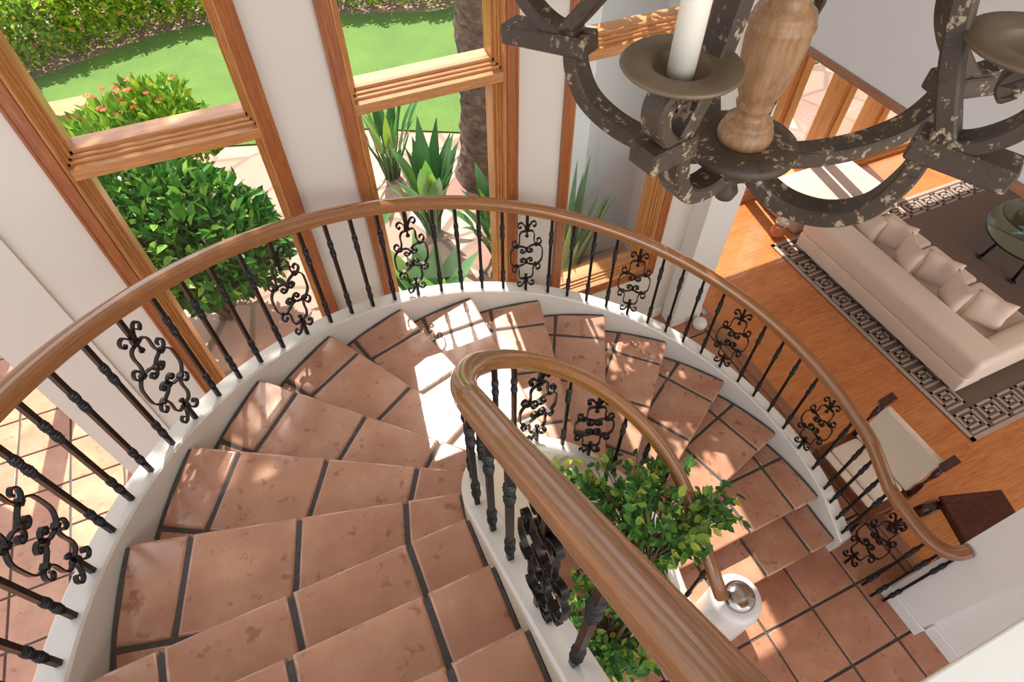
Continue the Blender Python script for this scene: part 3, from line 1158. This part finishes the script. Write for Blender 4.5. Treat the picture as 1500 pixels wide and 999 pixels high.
def key(x0, y0, s_):
    c = s_ / 10.4
    for (i0, j0), (i1, j1) in zip(SPI[:-1], SPI[1:]):
        xa, xb = min(i0, i1), max(i0, i1) + 1
        ya, yb = min(j0, j1), max(j0, j1) + 1
        mb.box(x0 + xa * c + .01, x0 + xb * c + .01, y0 + ya * c + .01, y0 + yb * c + .01, .0105, .0119, 1)
cell = .236
for i in range(14):
    x0 = RX0 + .042 + i * cell
    key(x0, RY0 + .040, .228)
    key(x0, RY1 - .27, .228)
for j in range(1, 9):
    y0 = RY0 + .04 + j * .2405
    key(RX0 + .042, y0, .228)
    key(RX1 - .27, y0, .228)
rel(mb, rug).build('key_border', [M['rug_dark'], M['rug_light']], rug)

ct = empty('coffee_table', (6.5, 1.95, .012), label='oval glass coffee table on black iron legs, standing on the brown rug', cat='table')
mb = MB()
mb.lathe([(0, .345), (.58, .345), (.585, .352), (.58, .36), (0, .36)], n=64, sy_=.82)
mb.build('glass_top', M['table_glass'], ct)
mb = MB()
mb.lathe([(.576, .338), (.592, .338), (.592, .3445), (.576, .3445)], n=64, sy_=.82)
mb.build('top_rim', M['iron'], ct)
for a in (150, 210, 330, 30):
    mb = MB()
    x_, y_ = .42 * cos(radians(a)), .34 * sin(radians(a))
    mb.tube([(x_ * .8, y_ * .8, .335), (x_ * .9, y_ * .9, .25), (x_, y_, .12), (x_ * 1.06, y_ * 1.06, .02)], [.014, .018, .014, .016], 8)
    for q in range(3):
        an = radians(a + (q - 1) * 50)
        mb.tube([(x_ * 1.06, y_ * 1.06, .02), (x_ * 1.06 + .05 * cos(an), y_ * 1.06 + .05 * sin(an), .008)], [.012, .006], 6)
    mb.build('leg', M['iron'], ct)
mb = MB()
mb.tube([(.42 * cos(radians(150)) * .9, .34 * sin(radians(150)) * .9, .2), (0, 0, .22), (.42 * cos(radians(330)) * .9, .34 * sin(radians(330)) * .9, .2)], .010, 8)
mb.tube([(.42 * cos(radians(210)) * .9, .34 * sin(radians(210)) * .9, .2), (0, 0, .22), (.42 * cos(radians(30)) * .9, .34 * sin(radians(30)) * .9, .2)], .010, 8)
mb.build('stretcher', M['iron'], ct)
mb = MB()
mb.lathe([(0, 0), (.05, 0), (.055, .02), (.03, .05), (.045, .09), (.07, .13), (.06, .16), (.03, .17), (0, .17)], (0, 0, 0), 24)
for q in range(5):
    a = q * 1.256
    mb.tube([(.03 * cos(a), .03 * sin(a), .02), (.09 * cos(a), .09 * sin(a), .03), (.13 * cos(a), .13 * sin(a), .01)], [.016, .014, .006], 6)
o = mb.build('ornament', M['verdigris'])
o.location = (6.24, 1.98, .373)
tag(o, 'green verdigris ornament standing on the glass coffee table', 'ornament')

# upholstered chair by the foot of the stair
chair = empty('side_chair', (3.05, .73, 0), label='low cream upholstered chair with wooden frame behind the foot of the stair railing', cat='chair')
mb = MB()
x0, x1, y0, y1 = -.20, .17, -.27, .29
for (a, b, c, d) in ((x0, x1, y0, y0 + .05), (x0, x1, y1 - .05, y1), (x0, x0 + .035, y0 + .05, y1 - .05), (x1 - .05, x1, y0 + .05, y1 - .05)):
    mb.box(a, b, c, d, .29, .385)
mb.build('seat_frame', M['chair_wood'], chair, bevel=.006)
mb = MB()
soft_box(mb, x0 + .085, x1 - .05, y0 + .055, y1 - .055, .31, .42, .03)
mb.build('seat_cushion', M['chair_fab'], chair)
mb = MB()
soft_box(mb, x0 + .01, x0 + .075, y0 + .06, y1 - .06, .29, .395, .015)
mb.build('front_border', M['chair_fab'], chair)
for sx_ in (x0 + .03, x1 - .03):
    for sy_ in (y0 + .03, y1 - .03):
        mb = MB()
        out = -.03 if sx_ < 0 else .05
        mb.tube([(sx_, sy_, .30), (sx_ + out * .1, sy_, .2), (sx_ + out * .4, sy_, .08), (sx_ + out, sy_, .004)], [.024, .022, .018, .016], 8)
        mb.build('leg', M['chair_wood'], chair)
for sy_ in (y0 + .02, y1 - .02):
    mb = MB()
    mb.tube([(x1 - .03, sy_, .36), (x1 - .03, sy_, .5), (x1 - .0, sy_, .66), (x1 + .02, sy_, .76)], [.022, .02, .02, .022], 8)
    mb.obox((x1 + .035, sy_, .79), (.045, 0, .03), (0, .028, 0), (-.012, 0, .02))
    mb.build('back_post', M['dark_wood'], chair)
mb = MB()
vs = []
for z_, x_ in ((.40, x1 - .03), (.55, x1 - .02), (.68, x1 + .005), (.77, x1 + .02)):
    vs.append([(x_ - .022, y0 + .045, z_), (x_ + .022, y0 + .045, z_), (x_ + .022, y1 - .045, z_), (x_ - .022, y1 - .045, z_)])
mb.sweep(vs, smooth=False)
mb.build('back_panel', M['chair_fab'], chair, bevel=.01)

# dark table with carved legs behind the pilaster
dt = empty('side_table', (3.42, .12, 0), radians(-18), label='small dark mahogany table with carved legs, half hidden by the white pilaster', cat='table')
mb = MB()
mb.box(-.22, .22, -.2, .2, .47, .50)
mb.box(-.205, .205, -.185, .185, .42, .469)
mb.build('table_top', M['dark_wood'], dt, bevel=.008)
for sx_ in (-.19, .19):
    for sy_ in (-.17, .17):
        mb = MB()
        ox = -.10 if sx_ < 0 else .06
        mb.tube([(sx_, sy_, .43), (sx_ + ox * .5, sy_, .38), (sx_ + ox, sy_, .30), (sx_ + ox * .7, sy_, .2), (sx_ + ox * .5, sy_, .1), (sx_ + ox, sy_, .03)], [.035, .045, .04, .022, .018, .035], 10)
        mb.lathe([(0, .003), (.03, .003), (.045, .025), (.03, .05), (0, .055)], (sx_ + ox * 1.1, sy_, 0), 12)
        mb.build('leg', M['dark_wood'], dt)

bench = empty('window_bench', (5.2, 3.5, 0), label='low pale upholstered bench under the living room windows behind the sofa', cat='bench')
mb = MB()
soft_box(mb, -.58, .56, -.33, .28, .17, .265, .03)
mb.build('cushion', M['bench_fab'], bench)
mb = MB()
soft_box(mb, -.57, .55, -.32, .27, .005, .175, .015)
mb.build('base', M['bench_fab'], bench)

vase = empty('clay_pot', (4.46, 3.24, 0), radians(30), label='small terracotta pot of white flowers on the sunlit wood floor', cat='pot')
mb = MB()
mb.lathe([(0, .001), (.05, .001), (.075, .04), (.08, .08), (.06, .12), (.05, .135), (.058, .145), (.045, .145), (.04, .12), (0, .1)], (0, 0, 0), 28)
mb.build('pot_body', M['pot'], vase)
mb = MB()
rnd = random.Random(3)
for q in range(46):
    a, b = rnd.random() * 6.28, rnd.random() * .9
    d = Vector((cos(a), sin(a), .5 + b))
    p = Vector((cos(a) * .05 * rnd.random() - .03, sin(a) * .05 * rnd.random(), .14 + .05 * rnd.random()))
    mb.leaf(p, d, (0, 0, 1), .055, .04)
mb.build('blossoms', M['white_petal'], vase, recalc=False)

o = MB().lathe([(0, .001), (.05, .001), (.062, .03), (.064, .06), (.05, .085), (.03, .095), (0, .098)], n=28).build('floor_candle', M['enamel'])
o.location = (3.005, 2.54, 0)
tag(o, 'short round white candle on the tile floor beside the white wing wall', 'candle')

# white bin with a steel dome by the foot of the inner rail
bn = empty('waste_bin', (1.655, .395, 0), label='white cylindrical bin with a polished steel dome lid at the foot of the stairs', cat='bin')
mb = MB()
mb.lathe([(0, .002), (.148, .002), (.153, .02), (.153, .44), (.148, .472), (.135, .492), (.105, .50), (0, .50)], n=48)
mb.build('bin_body', M['enamel'], bn)
mb = MB()
mb.lathe([(0, .501), (.094, .501), (.096, .514), (.092, .532), (.078, .548), (.05, .560), (.02, .564), (0, .5645)], n=40)
mb.build('dome_lid', M['steel'], bn)

# ------------------------------------------------------------------ plants
def rdir(r, up=0.0):
    while True:
        v = Vector((r.uniform(-1, 1), r.uniform(-1, 1), r.uniform(-1, 1)))
        if .05 < v.length < 1:
            v.normalize()
            v.z += up
            return v.normalized()
def blob_foliage(mb, c, rad, n, L, W, r, up=.2, shell=.5):
    c = Vector(c)
    for _ in range(n):
        d = rdir(r)
        q = shell + (1 - shell) * r.random() ** .5
        p = c + Vector((d.x * rad[0], d.y * rad[1], d.z * rad[2])) * q
        ld = (d * .7 + rdir(r) * .8 + Vector((0, 0, up))).normalized()
        s_ = r.uniform(.7, 1.25)
        mb.leaf(p, ld, rdir(r, 1.0), L * s_, W * s_)
def shrub(name, label, cat, loc, blobs, n, L, W, mat, stems, seed, flowers=None, group=None, up=.2):
    g = empty(name, loc, label=label, cat=cat, group=group)
    r = random.Random(seed)
    mb = MB()
    tot = sum(b[1][0] * b[1][1] * b[1][2] for b in blobs)
    for c, rad in blobs:
        blob_foliage(mb, c, rad, int(n * rad[0] * rad[1] * rad[2] / tot), L, W, r, up)
    mb.build('foliage', mat, g, recalc=False)
    mb = MB()
    for c, rad in blobs:
        for q in range(stems):
            e_ = Vector(c) + rdir(r) * min(rad) * .5
            mb.tube([(r.uniform(-.06, .06), r.uniform(-.06, .06), 0), (e_.x * .4, e_.y * .4, e_.z * .45), tuple(e_)], [.025, .018, .006], 6)
    mb.build('branches', M['twig'], g)
    if flowers:
        mb = MB()
        for c, rad, nf in flowers:
            for _ in range(nf):
                p = Vector(c) + Vector((r.gauss(0, rad), r.gauss(0, rad), abs(r.gauss(0, rad * .6))))
                for q in range(5):
                    a = q * 1.256
                    mb.leaf(p, (cos(a), sin(a), .5), (0, 0, 1), .045, .03)
        mb.build('flowers', M['petal'], g, recalc=False)
    return g

# ficus in the stair well
fic = empty('ficus_tree', (.86, .52, 0), label='leafy green ficus plant growing up the stair well', cat='plant')
rnd = random.Random(11)
mb = MB()
mb.lathe([(0, .002), (.12, .002), (.15, .12), (.16, .26), (.15, .28), (.135, .26), (0, .25)], n=32)
mb.build('pot', M['basket'], fic)
mb = MB()
lf = MB()
def spray(p0, p1, nl, L, W, r):
    pts = catmull([p0, (Vector(p0) + Vector(p1)) / 2 + Vector((0, 0, .07)), p1], 6)
    mb.tube([tuple(q) for q in pts], [.006 - .004 * i / len(pts) for i in range(len(pts))], 5)
    for _ in range(nl):
        t_ = r.uniform(.25, 1) ** .7
        i = min(int(t_ * (len(pts) - 1)), len(pts) - 2)
        q = pts[i].lerp(pts[i + 1], r.random())
        q = q + rdir(r) * r.uniform(.0, .05)
        d = ((pts[i + 1] - pts[i]).normalized() * .7 + rdir(r) * .9 + Vector((0, 0, -.15))).normalized()
        s_ = r.uniform(.75, 1.2)
        lf.leaf(q, d, rdir(r, 1.4), L * s_, W * s_, 0, .12)
for q in range(4):
    a = q * 1.57
    mb.tube([(.03 * cos(a), .03 * sin(a), .22), (.04 * cos(a + 1), .04 * sin(a + 1), .5), (.05 * cos(a + 2) + .1, .05 * sin(a + 2) + .05, .9), (.22 + .05 * cos(a), .2 + .05 * sin(a), 1.2)], [.012, .011, .010, .007], 7)
cr = Vector((.26, .36, 1.27))
for q in range(46):
    d = rdir(rnd)
    tip = cr + Vector((d.x * .36, d.y * .36, d.z * .24))
    st = Vector((.2, .2, 1.0)) + rdir(rnd) * .08
    spray(tuple(st), tuple(tip), 22, .064, .036, rnd)
for tip in ((.74, .18, 1.1), (.80, .14, 1.1), (.70, .2, 1.22), (.62, .10, .95), (.82, .24, 1.15), (-.02, .74, 1.32), (.05, .70, 1.22), (.78, .3, 1.2)):
    spray((.3, .25, 1.05), tip, 34, .064, .036, rnd)
for q in range(44):
    d = rdir(rnd)
    tip = Vector((.05, .02, .52)) + Vector((d.x * .34, d.y * .36, d.z * .22))
    spray((0, 0, .42), tuple(tip), 20, .062, .036, rnd)
mb.build('branches', M['twig'], fic)
lf.build('foliage', M['leaf_ficus'], fic, recalc=False)

# ------------------------------------------------------------------ garden
GZ = -.1
mb = MB()
mb.box(-9, 12, YW + .2, 9.9, GZ - .2, GZ)
struct(mb, 'ground_paving', M['flag'])
mb = MB()
pts = [(-7, 9.7), (-3.65, 8.8), (-3.6, 8.64), (-1.88, 8.64), (-1.85, 7.8), (-.2, 7.25), (1.1, 7.03), (2.1, 6.5), (3.2, 5.9), (5.0, 5.8), (7.5, 6.0), (7.5, 10.2), (3.02, 9.78), (1.56, 10.28), (-.43, 10.84), (-1.02, 10.8), (-2.79, 10.1), (-4.5, 9.6), (-7, 9.75)]
prism(mb, [tuple(p) for p in pts], GZ - .15, GZ + .02)
o = mb.build('lawn', M['lawn'])
tag(o, 'bright green mown lawn beyond the tall windows', 'lawn', kind='stuff')
mb = MB()
mb.box(-12, 14, 9.4, 20, GZ - .3, GZ - .005)
struct(mb, 'ground_soil', M['soil'])
rnd = random.Random(5)
hd = empty('hedge', (-1, 11.6, GZ), label='clipped yellow green hedge along the far edge of the lawn', cat='hedge')
mb = MB()
hp = [(-5.4, 9.35), (-4.2, 9.95), (-2.9, 10.75), (-1.7, 11.25), (-.4, 11.5), (1.0, 11.2), (2.4, 10.75), (4.0, 10.3), (6.0, 10.2)]
for i, (hx, hy) in enumerate(catmull([(a, b, 0) for a, b in hp], 4) and [(q.x, q.y) for q in catmull([(a, b, 0) for a, b in hp], 4)]):
    for _ in range(1150):
        u, v, z_ = rnd.uniform(-.28, .28), rnd.uniform(-.55, 1.3), rnd.random()
        z_ = (.07 + .78 * z_ ** .7)
        if rnd.random() < .45: z_ = .86 + rnd.uniform(-.06, .08)
        elif rnd.random() < .6: v = -.55 + rnd.uniform(-.08, .12)
        p = Vector((hx + u + 1, hy + v - 11.6, z_))
        s_ = rnd.uniform(.7, 1.3)
        mb.leaf(p, rdir(rnd, .5), rdir(rnd, .8), .085 * s_, .05 * s_)
mb.build('foliage', M['leaf_hedge'], hd, recalc=False)
mb = MB()
for i in range(16):
    x_ = -4.6 + i * .6
    mb.tube([(x_ + 1, hy_ - 11.6, 0) if False else (x_ + 1, -.25 - .08 * abs(x_ + .4) ** 1.3, 0), (x_ + 1.05, -.2 - .08 * abs(x_ + .4) ** 1.3, .6)], .025, 6)
mb.build('stems', M['twig'], hd)

# palm with its crown above the window heads
pm = empty('palm_tree', (2.28, 5.55, GZ), label='thick shaggy palm trunk standing at the edge of the lawn', cat='tree')
mb = MB()
rnd = random.Random(2)
prof = []
N = 130
rings = []
for i in range(N + 1):
    z_ = 13.0 * i / N
    r = .36 - .02 * z_ / 7.2 + .12 * math.exp(-z_ * 2.5)
    ring_ = []
    for k in range(28):
        a = 2 * pi * k / 28
        sc_ = .035 * max(0, sin(z_ * 11 + 1.6 * sin(a * 2) + a)) ** 2 + rnd.uniform(-.014, .014)
        ring_.append(((r + sc_) * cos(a) + .25 * max(0, z_ - 2.6), (r + sc_) * sin(a), z_))
    rings.append(ring_)
mb.sweep(rings, smooth=False)
mb.build('trunk', M['bark'], pm)
for q in range(26):
    a = q * 2.399
    el = radians(rnd.uniform(-20, 55))
    L = rnd.uniform(1.9, 2.5)
    mb = MB()
    d = Vector((cos(a) * cos(el), sin(a) * cos(el), sin(el)))
    pts = [Vector((2.6, 0, 13.0)) + d * L * s_ + Vector((0, 0, -.9 * s_ * s_)) for s_ in (0, .2, .4, .6, .8, 1)]
    mb.tube([tuple(p) for p in pts], [.03, .028, .024, .018, .012, .006], 5)
    for i in range(34):
        s_ = .3 + .7 * i / 34
        p = Vector((2.6, 0, 13.0)) + d * L * s_ + Vector((0, 0, -.9 * s_ * s_))
        sd_ = d.cross(Vector((0, 0, 1))).normalized()
        for sg in (1, -1):
            mb.leaf(p, sd_ * sg + d * .6 + Vector((0, 0, -.25)), (0, 0, 1), .5 * (1.15 - s_ * .6), .035)
    mb.build('frond', M['leaf_strel'], pm, recalc=False)

# shrubs outside the windows
shrub('citrus_bush', 'dense glossy green bush close outside the tall window beside the pale wall', 'bush', (-.95, 4.55, GZ),
      [((0, 0, .95), (.72, .62, .55)), ((-.25, .25, 1.15), (.5, .45, .45)), ((.35, -.05, .8), (.42, .42, .42))], 3600, .115, .06, M['leaf_bush'], 3, 21)
shrub('flowering_shrub', 'yellow green shrub topped with coral flowers in front of the lawn', 'bush', (-1.35, 6.5, GZ),
      [((0, 0, .75), (.85, .5, .42)), ((.35, .1, 1.0), (.4, .35, .3)), ((-.8, .2, .45), (.5, .35, .3))], 2400, .12, .055, M['leaf_flower'], 3, 22,
      [((.2, .1, 1.15), .14, 22), ((-.1, .2, 1.05), .12, 14), ((-.95, .3, .75), .08, 8), ((.62, .1, .95), .05, 3)], up=.8)
mb = MB()
mb.box(-3.6, -1.9, 8.2, 8.6, GZ, .28)
o = mb.build('planter_wall', M['pot'], bevel=.02)
tag(o, 'low terracotta planter wall behind the coral flowering shrub', 'planter')

def strap_plant(name, label, loc, n, hmin, hmax, lw, mat, seed, spread=.6, group=None, stalk=True, cat='plant'):
    g = empty(name, loc, label=label, cat=cat, group=group)
    r = random.Random(seed)
    st, bl = MB(), MB()
    for q in range(n):
        a = q * 2.399 + r.uniform(-.3, .3)
        h_ = r.uniform(hmin, hmax)
        lean = r.uniform(.15, spread)
        d = Vector((cos(a), sin(a), 0))
        base = d * r.uniform(.01, .08)
        s0 = .45 if stalk else .02
        p0 = base + d * lean * s0 * h_ * .8 + Vector((0, 0, h_ * s0))
        if stalk:
            st.tube([tuple(base), tuple((base + p0) / 2 - d * .02), tuple(p0)], [.014, .012, .010], 6)
        sd_ = Vector((-d.y, d.x, 0))
        rows = []
        M_ = 7
        for i in range(M_ + 1):
            t_ = i / M_
            c = p0 + d * lean * h_ * (1 - s0) * (t_ ** 1.3) + Vector((0, 0, h_ * (1 - s0) * (t_ - .28 * lean * t_ * t_)))
            wd = lw * (sin(pi * min(1, .12 + .88 * t_) ** .75) if stalk else (1 - t_) ** .7) * .5
            wd = max(wd, .002)
            rows.append([c + sd_ * wd + d * (-wd * .35), c, c - sd_ * wd + d * (-wd * .35)])
        vs = [p for rw in rows for p in rw]
        fs = []
        for i in range(M_):
            for j in range(2):
                fs.append((i * 3 + j, i * 3 + j + 1, (i + 1) * 3 + j + 1, (i + 1) * 3 + j))
        bl.add(vs, fs, 0, None, True)
    bl.build('leaves', mat, g, recalc=False)
    if stalk:
        st.build('stalks', M['leaf_strel'], g)
    return g
GS = 'bird of paradise clumps below the windows'
strap_plant('bird_of_paradise', 'tall paddle-leaved clump outside the middle window, below the lawn', (1.25, 4.9, GZ), 30, .7, 1.25, .15, M['leaf_strel'], 31, .55, GS)
strap_plant('bird_of_paradise', 'paddle-leaved clump beside the foot of the palm trunk', (1.75, 4.25, GZ), 28, .5, .95, .16, M['leaf_strel'], 32, .7, GS)
strap_plant('bird_of_paradise', 'paddle-leaved clump between the glossy bush and the middle window', (.36, 4.5, GZ), 18, .6, 1.05, .16, M['leaf_strel'], 33, .7, GS)
strap_plant('agave', 'spiky grey green agave outside the low window beside the white pier', (2.06, 3.46, GZ), 30, .95, 1.5, .13, M['leaf_aloe'], 34, .27, None, False)

# climbing vine beyond the white pier, then an unseen vine and tree added for shade
shrub('climbing_vine', 'leafy green vine climbing beyond the white pier outside the low window', 'vine', (3.55, 5.5, GZ),
      [((0, 0, 1.5), (.5, .4, .6)), ((.1, .1, 2.4), (.6, .45, .6))], 1500, .1, .055, M['leaf_flower'], 4, 41)
vt = shrub('unseen_shade_vine', 'unseen vine added over the white stucco pier to dapple the sunlight', 'vine', (2.55, 3.98, 3.36),  # added out of view to break up sun on the lower treads
      [((-.15, -.48, .13), (.5, .24, .36)), ((-.4, -.5, .21), (.5, .24, .34))], 420, .1, .06, M['leaf_citrus'] if 'leaf_citrus' in M else M['leaf_bush'], 2, 42)
tr = empty('unseen_shade_tree', (-2.8, 5.7, GZ), label='unseen leafy tree added to shade the window beside the pale wall', cat='tree')  # added out of view, crown placed to block sun at the first window
rnd = random.Random(9)
mb = MB()
mb.tube([(0, 0, 0), (.05, 0, 3), (.3, 0, 6), (1.2, -.1, 7.6), (2.6, -.1, 8.2)], [.2, .17, .13, .08, .03], 12)
mb.build('trunk', M['bark'], tr)
mb = MB()
blob_foliage(mb, (2.55, -.1, 8.2), (1.0, 1.35, .6), 1500, .16, .10, rnd)
mb.build('foliage', M['leaf_bush'], tr, recalc=False)

strap_plant('bird_of_paradise', 'low broad-leaved clump right under the middle window sill', (.82, 3.62, GZ), 24, .5, .95, .17, M['leaf_strel'], 35, .7, GS)
strap_plant('bird_of_paradise', 'upright rolled-leaf clump at the lawn edge beside the palm', (1.12, 5.95, GZ), 22, .7, 1.15, .09, M['leaf_strel'], 36, .45, GS)
